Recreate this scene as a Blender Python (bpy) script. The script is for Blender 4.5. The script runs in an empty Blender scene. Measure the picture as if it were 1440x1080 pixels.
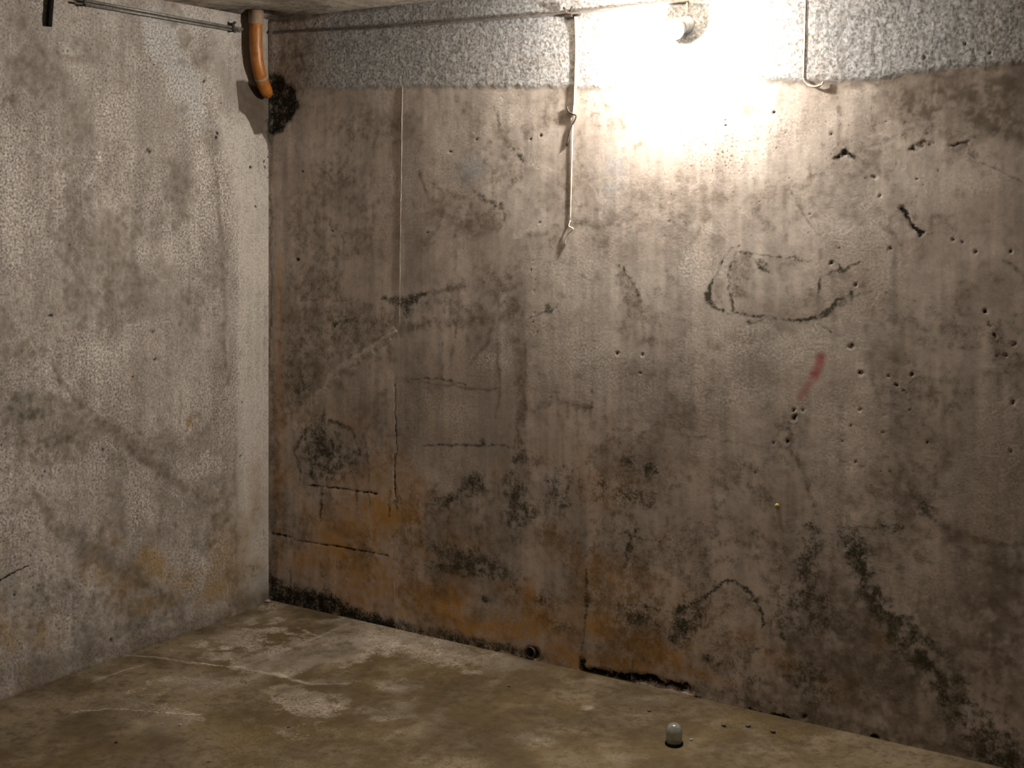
import bpy, bmesh, math, random
import numpy as np
from mathutils import Vector, Matrix

# ------------------------------------------------------------------ camera, world, exposure
SC = bpy.context.scene
COL = SC.collection
F = 1775.0                         # focal length in pixels of the 1440 x 1080 frame
ALPHA = math.atan(0.6525)          # yaw of the view against the back wall's normal
CX, CY = 720.0, 300.0              # principal point (frame is shifted down, verticals stay upright)
CAM = np.array([3.54, -3.66, 1.53])
FWD = np.array([-math.sin(ALPHA), math.cos(ALPHA), 0.0])
RGT = np.array([math.cos(ALPHA), math.sin(ALPHA), 0.0])
ROOM_X, ROOM_Y, ROOM_Z = 5.3, 4.9, 2.298

cam_data = bpy.data.cameras.new('camera')
cam_data.sensor_width = 36.0
cam_data.lens = F / 1440.0 * 36.0
cam_data.shift_y = -(540.0 - CY) / 1440.0
cam_data.clip_start = 0.05
cam = bpy.data.objects.new('camera', cam_data)
cam.location = CAM
cam.rotation_euler = (math.pi / 2, 0, ALPHA)
COL.objects.link(cam)
SC.camera = cam

world = bpy.data.worlds.new('world')
SC.world = world
world.use_nodes = True
world.node_tree.nodes['Background'].inputs[0].default_value = (0, 0, 0, 1)
world.node_tree.nodes['Background'].inputs[1].default_value = 0.0

SC.view_settings.view_transform = 'Standard'
SC.view_settings.look = 'None'
SC.view_settings.gamma = 1.0
SC.view_settings.use_curve_mapping = False
SC.view_settings.exposure = 0.16
BULB_STRENGTH = 4300.0
BULB_COLOR = (1.0, 0.922, 0.832)

# ------------------------------------------------------------------ measuring the place
def ray(px, py):
    return FWD + RGT * ((px - CX) / F) + np.array([0, 0, 1.0]) * ((CY - py) / F)
def on_back(px, py, off=0.0):       # point on (or off metres in front of) the back wall
    r = ray(px, py); t = (-off - CAM[1]) / r[1]; return CAM + r * t
def on_left(px, py, off=0.0):
    r = ray(px, py); t = (off - CAM[0]) / r[0]; return CAM + r * t
def on_floor(px, py, off=0.0):
    r = ray(px, py); t = (off - CAM[2]) / r[2]; return CAM + r * t
def depth(p):
    return float(np.dot(np.asarray(p) - CAM, FWD))

# ------------------------------------------------------------------ numpy noise on a surface
_tab = np.random.RandomState(11).rand(16, 256, 256)
def vn(U, V, f, seed=0):
    x = U * f + seed * 17.31; y = V * f + seed * 9.77
    xi = np.floor(x).astype(np.int64); yi = np.floor(y).astype(np.int64)
    fx = x - xi; fy = y - yi
    fx = fx * fx * (3 - 2 * fx); fy = fy * fy * (3 - 2 * fy)
    t = _tab[seed % 16]
    a = t[xi & 255, yi & 255]; b = t[(xi + 1) & 255, yi & 255]
    c = t[xi & 255, (yi + 1) & 255]; d = t[(xi + 1) & 255, (yi + 1) & 255]
    return (a * (1 - fx) + b * fx) * (1 - fy) + (c * (1 - fx) + d * fx) * fy
def fbm(U, V, f, o=4, seed=0, g=0.5):
    s = 0; w = 1; tot = 0
    for k in range(o):
        s = s + w * vn(U, V, f * 2 ** k, seed + k * 3); tot += w; w *= g
    return s / tot
def sstep(a, b, x):
    t = np.clip((x - a) / (b - a), 0, 1); return t * t * (3 - 2 * t)

class Surface:
    """A surface of the room as a fine grid; every mark is laid down in metres on it."""
    CH = ('grime', 'mold', 'ochre', 'pale', 'grey', 'pit', 'red', 'wet', 'rough', 'speck', 'tone', 'streak')
    def __init__(s, us, vs, conv, seed, warp=1.0):
        s.us, s.vs, s.conv = us, vs, conv
        s.U, s.V = np.meshgrid(us, vs, indexing='ij')
        U, V = s.U, s.V
        s.WU = U + warp * (0.030 * (fbm(U, V, 9, 3, seed) - .5) + 0.016 * (fbm(U, V, 60, 2, seed + 1) - .5))
        s.WV = V + warp * (0.030 * (fbm(U, V, 9, 3, seed + 2) - .5) + 0.016 * (fbm(U, V, 60, 2, seed + 4) - .5))
        s.brk = fbm(U, V, 45, 3, seed + 5, .7)
        s.brk2 = fbm(U, V, 14, 4, seed + 6, .6)
        s.m = {c: np.zeros_like(U) for c in s.CH}
        s.h = np.zeros_like(U)               # relief, metres towards the room
        s.m['tone'] = sstep(.34, .66, .5 * fbm(U, V, 2.3, 4, seed + 7, .6) + .5 * fbm(U, V, 10, 5, seed + 8, .65))
        s.m['streak'] = sstep(.25, .75, .6 * fbm(U * 16, V * 1.2, 1, 4, seed + 9, .6) + .4 * fbm(U * 50, V * 4, 1, 3, seed + 10, .6))
    def pt(s, p):
        return s.conv(p[0], p[1])            # -> u, v, metres per pixel
    def box(s, u0, u1, v0, v1):
        i0, i1 = np.searchsorted(s.us, [u0, u1]); j0, j1 = np.searchsorted(s.vs, [v0, v1])
        return slice(max(i0 - 1, 0), i1 + 1), slice(max(j0 - 1, 0), j1 + 1)
    def _put(s, ch, sl, val):
        if ch == 'h':
            s.h[sl] += val
        else:
            s.m[ch][sl] = 1 - (1 - s.m[ch][sl]) * (1 - np.clip(val, 0, 1))
    def _brk(s, sl, val, brk):
        if brk <= 0: return val
        n = s.brk[sl] * .6 + s.brk2[sl] * .4
        return val * np.clip(1 - brk + brk * sstep(.38, .60, n) * 1.5, 0, 1.5)
    def line(s, ch, st, w, pts, soft=1.0, brk=.35, warp=1.0):
        """a stroke: st strength, w half width in photo pixels (number or per point)"""
        P = [s.pt(p) for p in pts]
        ws = [w] * len(P) if not isinstance(w, (list, tuple)) else list(np.interp(np.linspace(0, 1, len(P)), np.linspace(0, 1, len(w)), w))
        ws = [a * p[2] for a, p in zip(ws, P)]
        mg = max(ws) * 1.2 + .035
        sl = s.box(min(p[0] for p in P) - mg, max(p[0] for p in P) + mg, min(p[1] for p in P) - mg, max(p[1] for p in P) + mg)
        X = s.U[sl] * (1 - warp) + s.WU[sl] * warp; Y = s.V[sl] * (1 - warp) + s.WV[sl] * warp
        best = np.zeros_like(X)
        for k in range(len(P) - 1):
            (ax, ay, _), (bx, by, _) = P[k], P[k + 1]
            dx, dy = bx - ax, by - ay; L2 = dx * dx + dy * dy + 1e-12
            t = np.clip(((X - ax) * dx + (Y - ay) * dy) / L2, 0, 1)
            d = np.hypot(X - ax - t * dx, Y - ay - t * dy)
            ww = ws[k] * (1 - t) + ws[k + 1] * t + 1e-5
            best = np.maximum(best, np.clip((1 - d / ww) / soft, 0, 1))
        best = best * best * (3 - 2 * best)
        s._put(ch, sl, s._brk(sl, st * best, brk))
    def blob(s, ch, st, x, y, rx, ry, ang=0, soft=1.0, brk=.5, warp=1.0):
        u, v, k = s.pt((x, y)); u2, v2, _ = s.pt((x + rx, y))
        ax = math.hypot(u2 - u, v2 - v); by = ry * k
        mg = max(ax, by) * 1.05 + .035
        sl = s.box(u - mg, u + mg, v - mg, v + mg)
        X = s.U[sl] * (1 - warp) + s.WU[sl] * warp - u; Y = s.V[sl] * (1 - warp) + s.WV[sl] * warp - v
        c, q = math.cos(math.radians(ang)), math.sin(math.radians(ang))
        d = np.hypot((X * c + Y * q) / ax, (-X * q + Y * c) / by)
        t = np.clip((1 - d) / soft, 0, 1); t = t * t * (3 - 2 * t)
        s._put(ch, sl, s._brk(sl, st * t, brk))
    def poly(s, ch, st, pts, soft=4, brk=.2, warp=.6):
        """filled outline, soft edge in photo pixels"""
        P = [s.pt(p) for p in pts]; e = soft * P[0][2]; mg = e + .04
        sl = s.box(min(p[0] for p in P) - mg, max(p[0] for p in P) + mg, min(p[1] for p in P) - mg, max(p[1] for p in P) + mg)
        X = s.U[sl] * (1 - warp) + s.WU[sl] * warp; Y = s.V[sl] * (1 - warp) + s.WV[sl] * warp
        inside = np.zeros(X.shape, bool); dist = np.full(X.shape, 9.0)
        n = len(P)
        for k in range(n):
            (ax, ay, _), (bx, by, _) = P[k], P[(k + 1) % n]
            cond = (ay > Y) != (by > Y)
            xx = ax + (Y - ay) * (bx - ax) / ((by - ay) if abs(by - ay) > 1e-9 else 1e-9)
            inside ^= cond & (X < xx)
            dx, dy = bx - ax, by - ay; t = np.clip(((X - ax) * dx + (Y - ay) * dy) / (dx * dx + dy * dy + 1e-12), 0, 1)
            dist = np.minimum(dist, np.hypot(X - ax - t * dx, Y - ay - t * dy))
        sd = np.where(inside, dist, -dist)
        s._put(ch, sl, s._brk(sl, st * sstep(-e, e, sd), brk))
    def hole(s, x, y, r, dep=.005, dark=.9, ry=None):
        r *= .85; ry = (ry * .85) if ry else r
        s.blob('pit', dark * .75, x, y, r, ry, soft=.8, brk=.0, warp=.8)
        s.blob('h', -dep * .5, x, y, r, ry, soft=.8, brk=0, warp=.8)

def build_surface(name, S, to3d, nrm, mat, thick, label):
    """grid + rim + back, so the slab has thickness; masks go on as attributes"""
    nu, nv = S.U.shape
    P = to3d(S.U, S.V)
    P = np.stack(P, -1) + S.h[..., None] * np.array(nrm)
    V = P.reshape(-1, 3)
    idx = np.arange(nu * nv).reshape(nu, nv)
    q = np.stack([idx[:-1, :-1], idx[1:, :-1], idx[1:, 1:], idx[:-1, 1:]], -1).reshape(-1, 4)
    a, b, c = V[q[0, 0]], V[q[0, 1]], V[q[0, 2]]
    if np.dot(np.cross(b - a, c - b), nrm) < 0: q = q[:, ::-1]
    ring = np.concatenate([idx[:, 0], idx[-1, 1:], idx[-2::-1, -1], idx[0, -2:0:-1]])
    base = np.stack(to3d(S.U, S.V), -1).reshape(-1, 3)[ring] - np.array(nrm) * thick
    n0 = len(V); V = np.concatenate([V, base]); m = len(ring)
    k = np.arange(m); k2 = (k + 1) % m
    side = np.stack([ring[k], n0 + k, n0 + k2, ring[k2]], -1)
    cidx = [n0 + int(np.where(ring == i)[0][0]) for i in (idx[0, 0], idx[-1, 0], idx[-1, -1], idx[0, -1])]
    Q = np.concatenate([q, side, np.array([cidx])])
    me = bpy.data.meshes.new(name)
    me.vertices.add(len(V)); me.vertices.foreach_set('co', V.astype(np.float32).ravel())
    me.loops.add(Q.size); me.loops.foreach_set('vertex_index', Q.astype(np.int32).ravel())
    me.polygons.add(len(Q)); me.polygons.foreach_set('loop_start', np.arange(0, Q.size, 4, dtype=np.int32))
    sm = np.ones(len(Q), bool); sm[len(q):] = False
    me.polygons.foreach_set('use_smooth', sm)
    me.update(calc_edges=True)
    def attr(nm, chans):
        at = me.attributes.new(nm, 'FLOAT_COLOR', 'POINT')
        d = np.zeros((len(V), 4), np.float32)
        for i, ch in enumerate(chans):
            d[:nu * nv, i] = np.clip(S.m[ch], 0, 1).ravel()
        if len(chans) < 4: d[:, 3] = 1
        at.data.foreach_set('color', d.ravel())
    attr('marks_a', ('grime', 'mold', 'ochre'))
    attr('marks_b', ('pale', 'grey', 'pit'))
    attr('marks_c', ('red', 'wet', 'rough'))
    attr('marks_d', ('speck', 'tone', 'streak'))
    me.materials.append(mat)
    o = bpy.data.objects.new(name, me); COL.objects.link(o)
    o['kind'] = 'structure'; o['label'] = label; o['category'] = name.split('_')[0]
    return o

# ------------------------------------------------------------------ materials
class NT:
    def __init__(s, mat): s.t = mat.node_tree; s.n = s.t.nodes; s.l = s.t.links
    def link(s, a, b): s.l.new(a, b)
    def setin(s, sock, v):
        if hasattr(v, 'is_output'): s.l.new(v, sock)
        elif isinstance(v, (tuple, list)) and len(v) == 3 and sock.type == 'RGBA': sock.default_value = (*v, 1)
        else: sock.default_value = v
    def math(s, op, a, b=0.0, c=None, clamp=False):
        m = s.n.new('ShaderNodeMath'); m.operation = op; m.use_clamp = clamp
        s.setin(m.inputs[0], a); s.setin(m.inputs[1], b)
        if c is not None: s.setin(m.inputs[2], c)
        return m.outputs[0]
    def mix(s, f, a, b, mode='MIX'):
        m = s.n.new('ShaderNodeMix'); m.data_type = 'RGBA'; m.blend_type = mode
        s.setin(m.inputs[0], f); s.setin(m.inputs[6], a); s.setin(m.inputs[7], b); return m.outputs[2]
    def rng(s, v, a, b, c, d):
        m = s.n.new('ShaderNodeMapRange'); m.clamp = True
        s.setin(m.inputs[0], v)
        for i, x in enumerate((a, b, c, d)): s.setin(m.inputs[i + 1], x)
        return m.outputs[0]
    def noise(s, vec, sc, det=4, rough=.55, dist=0):
        m = s.n.new('ShaderNodeTexNoise'); s.setin(m.inputs['Vector'], vec)
        m.inputs['Scale'].default_value = sc; m.inputs['Detail'].default_value = det
        m.inputs['Roughness'].default_value = rough; m.inputs['Distortion'].default_value = dist
        return m.outputs[0]
    def voro(s, vec, sc):
        m = s.n.new('ShaderNodeTexVoronoi'); s.setin(m.inputs['Vector'], vec); m.inputs['Scale'].default_value = sc
        return m.outputs['Distance'], m.outputs['Color']
    def sep(s, v):
        m = s.n.new('ShaderNodeSeparateColor'); s.link(v, m.inputs[0]); return m.outputs
    def scale(s, vec, xyz):
        m = s.n.new('ShaderNodeMapping'); s.link(vec, m.inputs[0]); m.inputs['Scale'].default_value = xyz; return m.outputs[0]
    def attr(s, nm):
        m = s.n.new('ShaderNodeAttribute'); m.attribute_name = nm; return m.outputs['Color']

def new_mat(name):
    m = bpy.data.materials.new(name); m.use_nodes = True
    return m, NT(m), m.node_tree.nodes['Principled BSDF']

def concrete(name, A, B, C, streak_amt=.25, grain=1.0, rough=.8, gscale=150, spec=.25, bump=.40,
             grime_c=(.040, .031, .022), ochre_c=(.25, .145, .045), pale_c=(.52, .48, .43), grey_c=(.36, .36, .36), wet_c=(.085, .064, .048), mold_c=(.030, .031, .018)):
    m, t, bs = new_mat(name)
    co = t.n.new('ShaderNodeTexCoord').outputs['Object']
    a = t.sep(t.attr('marks_a')); b = t.sep(t.attr('marks_b')); c = t.sep(t.attr('marks_c')); d = t.sep(t.attr('marks_d'))
    n3 = t.noise(co, 30, 5, .72); n4 = t.noise(co, gscale, 2, .6)
    col = t.mix(d[1], A, B)
    col = t.mix(t.rng(n3, .50, .68, 0, .8), col, C)
    col = t.mix(1.0, col, t.math('MULTIPLY_ADD', t.math('SUBTRACT', d[2], .5), 2 * streak_amt, 1.0), 'MULTIPLY')
    nn = t.rng(t.math('MULTIPLY_ADD', n4, .35, t.math('MULTIPLY', n3, .65)), .36, .64, 0, 1)
    def msk(ch, top=1.0, w=.3, k=None):      # a mark's strength becomes how densely it covers
        f = t.rng(t.math('MULTIPLY_ADD', ch, k or 1 + w, nn), 1 - w, 1 + w, 0, top)
        return t.math('MULTIPLY', f, t.rng(ch, 0, .15, 0, 1))
    col = t.mix(msk(b[1], .95, .55), col, grey_c)
    col = t.mix(msk(b[0], .85, .50), col, pale_c)
    col = t.mix(msk(a[2], .88, .55), col, ochre_c)
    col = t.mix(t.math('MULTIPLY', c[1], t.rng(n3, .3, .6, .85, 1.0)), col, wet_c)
    col = t.mix(msk(a[0], .85, .55, 1.05), col, grime_c)
    col = t.mix(msk(a[1], .97, .48, 1.05), col, mold_c)
    col = t.mix(msk(c[0], .75, .6), col, (.42, .06, .07))
    g = t.math('MULTIPLY', t.math('ADD', t.math('MULTIPLY', c[2], .85), .25), grain)
    gr = t.math('ADD', t.math('MULTIPLY', t.rng(n4, .33, .67, -.48, .38), g), 1.0)
    col = t.mix(1.0, col, gr, 'MULTIPLY')
    thr = t.math('MULTIPLY_ADD', d[0], .32, .255)
    sp = t.math('MULTIPLY', t.rng(t.math('SUBTRACT', n4, thr), -.05, 0, 1, 0), t.rng(d[0], 0, .03, 0, 1))
    col = t.mix(t.math('MULTIPLY', sp, .75), col, (.020, .016, .011))
    col = t.mix(msk(b[2], 1.0, .4), col, (.008, .007, .005))
    t.link(col, bs.inputs['Base Color'])
    t.link(t.math('SUBTRACT', rough, t.math('MULTIPLY', c[1], .2)), bs.inputs['Roughness'])
    bs.inputs['Specular IOR Level'].default_value = spec
    hgt = t.math('ADD', t.math('MULTIPLY', n4, t.math('MULTIPLY_ADD', c[2], .8, .15)), t.math('MULTIPLY', n3, .55))
    bp = t.n.new('ShaderNodeBump'); bp.inputs['Strength'].default_value = bump; bp.inputs['Distance'].default_value = .005
    t.link(hgt, bp.inputs['Height']); t.link(bp.outputs[0], bs.inputs['Normal'])
    return m

def simple(name, c1, c2=None, rough=.6, metal=0.0, scale=40, bump=.2, spec=.4):
    m, t, bs = new_mat(name)
    co = t.n.new('ShaderNodeTexCoord').outputs['Object']
    n = t.noise(co, scale, 6, .65)
    col = t.mix(t.rng(n, .38, .62, 0, 1), c1, c2 or tuple(x * .7 for x in c1))
    t.link(col, bs.inputs['Base Color']); bs.inputs['Roughness'].default_value = rough
    bs.inputs['Metallic'].default_value = metal; bs.inputs['Specular IOR Level'].default_value = spec
    bp = t.n.new('ShaderNodeBump'); bp.inputs['Strength'].default_value = bump; bp.inputs['Distance'].default_value = .002
    t.link(n, bp.inputs['Height']); t.link(bp.outputs[0], bs.inputs['Normal'])
    return m

M_BACK = concrete('back_wall_concrete', (.430, .370, .322), (.580, .515, .462), (.325, .272, .226), streak_amt=.20, gscale=120, bump=.22,
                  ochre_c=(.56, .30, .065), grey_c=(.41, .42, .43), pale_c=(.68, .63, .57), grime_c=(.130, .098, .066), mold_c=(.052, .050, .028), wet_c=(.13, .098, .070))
M_LEFT = concrete('left_wall_render', (.285, .252, .218), (.385, .346, .306), (.205, .172, .138), streak_amt=.16, gscale=120, grain=1.0, ochre_c=(.28, .19, .080), grey_c=(.38, .365, .34),
                  grime_c=(.100, .076, .050), mold_c=(.060, .056, .034), wet_c=(.080, .058, .040))
M_FLOOR = concrete('floor_screed', (.112, .078, .034), (.205, .160, .102), (.085, .059, .024), streak_amt=.08, gscale=110, rough=.75, pale_c=(.46, .40, .33), ochre_c=(.15, .11, .040), grime_c=(.062, .043, .022))
M_CEIL = concrete('ceiling_concrete', (.42, .37, .31), (.52, .47, .40), (.30, .26, .21), streak_amt=.05, gscale=110)
M_FAR, _t, _b = new_mat('pale_far_render')
_n = _t.noise(_t.n.new('ShaderNodeTexCoord').outputs['Object'], 6, 3, .6)
_t.link(_t.mix(_t.rng(_n, .35, .65, 0, 1), (.64, .59, .53), (.80, .76, .70)), _b.inputs['Base Color']); _b.inputs['Roughness'].default_value = .85

def spaced(fine_end, step, end, grow=1.25, mx=.25):
    a = list(np.arange(0, fine_end + 1e-9, step)); st = step
    while a[-1] < end - 1e-6:
        st = min(st * grow, mx); a.append(min(a[-1] + st, end))
    return np.array(a)

# ------------------------------------------------------------------ back wall (right half of the photo)
def cv_back(x, y):
    p = on_back(x, y); return p[0], p[2], depth(p) / F
us = spaced(3.25, .0042, ROOM_X); us = np.concatenate([[-.12, -.06], us])
vs = np.concatenate([np.arange(-.06, ROOM_Z + .02, .0042)])
B = Surface(us, vs, cv_back, 1)
U, V = B.U, B.V
# upper band of rough grey render, proud of the cast wall, its lower edge nearly level
EDGE = [(378, 118), (430, 122), (480, 124), (560, 122), (640, 122), (790, 122), (880, 121), (960, 117), (1050, 110), (1120, 113), (1200, 112), (1300, 101), (1380, 93), (1440, 86)]
ep = [cv_back(*p) for p in EDGE]
ez = np.interp(us, [p[0] for p in ep], [p[1] for p in ep])[:, None] + .014 * (fbm(U, V, 7, 3, 3) - .5) + .010 * (fbm(U, V, 30, 2, 4) - .5)
band = sstep(-.014, .010, V - ez)
B.m['grey'] += band * (.55 + .40 * sstep(.35, .6, fbm(U, V, 3, 3, 8))) * sstep(.05, .5, U)
B.m['rough'] += band * .95
B.h += band * (.0035 + .0014 * (fbm(U, V, 60, 2, 6) - .5))
B.line('grime', .45, 9, [(1040, 114), (1120, 119), (1200, 118), (1300, 108), (1440, 92)], brk=.3)  # shadow under the proud band edge, painted through the grime mask
# cast surface: gentle unevenness, sand in patches, pinholes
B.h += .004 * (fbm(U, V, 2.2, 3, 9) - .5) + .0012 * (fbm(U, V, 16, 3, 2) - .5)
B.m['rough'] += (1 - band) * .30 * sstep(.42, .62, fbm(U, V, 4, 4, 5))
B.m['speck'] += (1 - band) * .10 * sstep(.50, .70, fbm(U, V, 3.1, 3, 7)) + band * .05
# faint mottling of grime everywhere below the band, its shapes its own
mot = fbm(U, V, 6, 5, 10, .62)
B.m['grime'] += (1 - band) * .34 * sstep(.52, .70, mot)
B.m['ochre'] += .30 * sstep(.40, .64, fbm(U, V, 3.5, 4, 12)) * sstep(1.0, .35, V) * sstep(2.3, 1.3, U)
B.m['grime'] += .42 * sstep(.40, .62, fbm(U, V, 7, 4, 13)) * sstep(1.0, .2, V)
# sooty wet corner by the pipe
CORNER = [(374, 104), (394, 104), (402, 116), (416, 124), (417, 148), (409, 168), (396, 184), (374, 190)]
B.poly('mold', 1.0, CORNER, soft=6, brk=0); B.poly('pit', .42, [(378, 106), (394, 104), (402, 116), (416, 124), (417, 148), (409, 168), (396, 184), (378, 190)], soft=5, brk=0)
B.blob('grime', .6, 412, 138, 26, 40, brk=.5)
B.poly('h', -.005, [(378, 106), (394, 104), (402, 116), (416, 124), (417, 148), (409, 168), (396, 184), (378, 190)], soft=3, brk=0)
B.line('grime', .75, [7, 5, 4, 4], [(380, 195), (381, 260), (381, 400), (380, 520)], brk=.2)
B.line('grime', .55, 12, [(384, 520), (386, 640), (384, 820)], brk=.3)
B.line('ochre', .30, 12, [(393, 360), (393, 560), (390, 800)], brk=.2)
B.blob('grime', .6, 420, 90, 50, 60, brk=.5)
B.line('grime', .7, [7, 9, 6, 3], [(368, 29), (420, 24), (470, 16), (560, 6)], brk=.3)
B.blob('grime', .45, 540, 54, 12, 9, brk=.3)
B.blob('grime', .30, 620, 20, 50, 12)
# left part of the cast wall
B.blob('grime', .45, 470, 260, 70, 60, brk=.7); B.blob('grime', .35, 430, 330, 50, 60, brk=.6)
B.blob('grime', .45, 440, 400, 60, 50, brk=.6); B.blob('grime', .35, 500, 180, 60, 45, brk=.7)
B.hole(419, 366, 5); B.hole(423, 240, 3); B.hole(468, 323, 2.5)
B.line('grime', .65, 3, [(425, 420), (445, 422)]); B.line('grime', .55, 3, [(468, 420), (492, 426)])
B.poly('grime', .48, [(398, 440), (470, 425), (548, 435), (556, 455), (520, 480), (478, 512), (440, 545), (410, 580), (392, 600)], soft=18, brk=.6)
B.line('mold', .8, [6, 7, 4], [(470, 455), (485, 451), (500, 452)], brk=.3)
B.blob('mold', .7, 526, 458, 8, 6, brk=.2)
B.line('mold', .85, [6, 12, 14, 6], [(538, 422), (558, 424), (572, 430), (600, 412)], brk=.3)
B.blob('mold', .8, 572, 440, 16, 16, brk=.35)
B.line('grime', .6, 8, [(560, 426), (610, 412), (650, 400)], brk=.5)
B.line('grime', .5, 12, [(562, 462), (620, 452), (680, 448), (730, 440)], brk=.6)
B.line('pale', .30, [10, 16, 17, 12], [(556, 466), (520, 492), (470, 530), (392, 622)], brk=.3)
B.line('h', .004, [8, 12, 12, 8], [(556, 466), (520, 492), (470, 530), (392, 622)], brk=0)
B.line('grime', .7, [3, 5, 4], [(556, 462), (515, 486), (490, 506)], brk=.4)
B.blob('grime', .5, 492, 526, 18, 10); B.blob('grime', .45, 475, 545, 16, 16); B.blob('mold', .6, 428, 548, 17, 40, brk=.5)
B.blob('grime', .5, 545, 560, 16, 20, brk=.6); B.blob('grime', .35, 520, 590, 40, 40, brk=.7)
B.blob('pale', .22, 700, 500, 120, 34, brk=.4); B.blob('pale', .15, 640, 580, 90, 40, brk=.4)
# green-black growth on the lower left
B.blob('mold', .8, 446, 628, 28, 62, 8, brk=.45); B.blob('mold', .45, 462, 630, 52, 56, brk=.7)
B.line('mold', .8, [5, 9, 6], [(455, 578), (448, 610), (438, 670)], brk=.3)
B.line('mold', .75, [5, 5, 3], [(460, 592), (492, 604), (508, 640)], brk=.35)
B.line('mold', .65, [3, 5, 4], [(438, 596), (412, 632), (424, 676)], brk=.35)
B.line('grime', .6, 4, [(505, 600), (520, 650), (522, 690)], brk=.4)
B.blob('grime', .5, 490, 640, 30, 30, brk=.7); B.blob('mold', .4, 470, 650, 50, 40, brk=.8)
for pts, w in (([(436, 682), (470, 686), (506, 691), (530, 694)], 2.2), ([(380, 750), (410, 755)], 2.4), ([(414, 759), (470, 768), (545, 781)], 1.6),
               ([(555, 640), (556, 700)], 1.8), ([(556, 540), (557, 640)], 1.6)):
    B.line('pit', .70, w, pts, brk=.5, warp=.35); B.line('h', -.0012, w * 1.4, pts, brk=0, warp=.35)
for x, y0, y1 in ((452, 685, 730), (502, 692, 722), (520, 697, 718), (550, 690, 725), (408, 795, 820), (560, 700, 716)):
    B.line('mold', .65, [4, 3], [(x, y0), (x, y1)], brk=.5)
B.blob('mold', .6, 560, 706, 12, 10, brk=.4)
# centre stains
B.line('grime', .8, [4, 6, 3], [(590, 240), (597, 256), (600, 268)], brk=.3)
B.line('grime', .6, 7, [(605, 250), (625, 268), (650, 280)], brk=.6)
B.line('mold', .55, [5, 8, 8, 6], [(662, 268), (685, 282), (706, 290), (708, 306)], brk=.6)
B.blob('grime', .6, 660, 310, 52, 36, brk=.8); B.blob('grime', .5, 690, 312, 25, 22, brk=.6); B.blob('grime', .4, 620, 300, 30, 30, brk=.8)
B.line('mold', .6, [4, 6, 4], [(695, 150), (700, 160), (702, 175)], brk=.4)
B.line('grime', .55, 6, [(698, 175), (703, 195), (722, 206)], brk=.5)
B.line('mold', .65, [6, 9, 6], [(714, 206), (726, 212), (736, 222)], brk=.5)
for x, y, r in ((672, 198, 2.5), (634, 213, 4), (757, 190, 3), (745, 193, 2.5), (759, 313, 2.5), (942, 313, 2), (600, 327, 3), (778, 560, 3), (1018, 178, 3)):
    B.hole(x, y, r)
B.line('pale', .45, [8, 6, 6], [(722, 332), (760, 318), (806, 300)], brk=.25)
B.line('pale', .35, [4, 4, 3], [(742, 228), (765, 236), (785, 248)], brk=.25)
B.line('pale', .40, 3.5, [(820, 250), (838, 262), (850, 290), (846, 312)], brk=.2); B.line('pale', .35, 5, [(848, 258), (852, 285)], brk=.2)
B.blob('grime', .45, 748, 330, 24, 10, brk=.6); B.blob('grime', .6, 815, 312, 22, 11, brk=.6)
B.line('grime', .5, 7, [(800, 302), (815, 318), (850, 322), (870, 306)], brk=.5)
B.blob('grime', .35, 880, 310, 60, 30, brk=.8); B.blob('grime', .35, 900, 270, 50, 26, brk=.8)
B.blob('pale', .30, 748, 280, 50, 36, brk=.3)
B.blob('pale', .35, 700, 140, 14, 24, brk=.5); B.blob('grey', .5, 660, 240, 40, 26, brk=.3); B.blob('grey', .35, 865, 250, 25, 60)
B.blob('grime', .30, 560, 180, 60, 40, brk=.6)
B.line('grime', .35, 6, [(524, 200), (524, 300), (522, 330)], brk=.6)
B.blob('grime', .4, 690, 390, 60, 40, brk=.8); B.blob('grime', .45, 715, 420, 30, 60, brk=.8); B.blob('grime', .35, 640, 430, 50, 22, brk=.8)
B.line('grime', .55, [12, 15, 12, 14, 16], [(722, 420), (728, 500), (734, 580), (725, 640), (720, 760)], brk=.8)
B.line('grime', .55, 4, [(698, 480), (702, 540), (698, 590)], brk=.6); B.line('grime', .55, 5, [(738, 480), (736, 550), (740, 600)], brk=.6)
B.line('grime', .5, 5, [(664, 510), (686, 480), (690, 450)], brk=.5); B.line('grime', .4, 5, [(632, 520), (640, 470), (646, 440)], brk=.5)
B.line('mold', .55, [2, 3, 3], [(578, 533), (620, 534), (656, 541)], brk=.3, warp=.5); B.line('grime', .55, 3, [(590, 540), (650, 545), (695, 548)], brk=.4)
B.line('mold', .6, 3, [(592, 626), (640, 626), (700, 627), (748, 636)], brk=.45, warp=.5)
B.blob('mold', .55, 680, 622, 8, 8)
B.line('grime', .5, 7, [(748, 575), (760, 568), (790, 566), (830, 570)], brk=.6)
B.line('grime', .5, 3, [(830, 545), (832, 600)], brk=.6)
B.line('mold', .75, [4, 4, 6], [(744, 442), (764, 436), (786, 428)], brk=.45); B.blob('mold', .5, 778, 428, 14, 9, brk=.8)
for y in range(366, 470, 14): B.hole(751 + (y % 5) - 2, y, 2.0, .003, .7)
B.poly('grime', .55, [(868, 375), (880, 374), (906, 420), (900, 432), (880, 425), (870, 400)], soft=6, brk=.75)
B.line('mold', .6, [4, 3], [(872, 376), (888, 392), (900, 415)], brk=.4)
B.line('grime', .35, 3, [(905, 430), (908, 480)], brk=.5)
B.line('grime', .4, 3, [(820, 390), (834, 402)], brk=.3)
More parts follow.
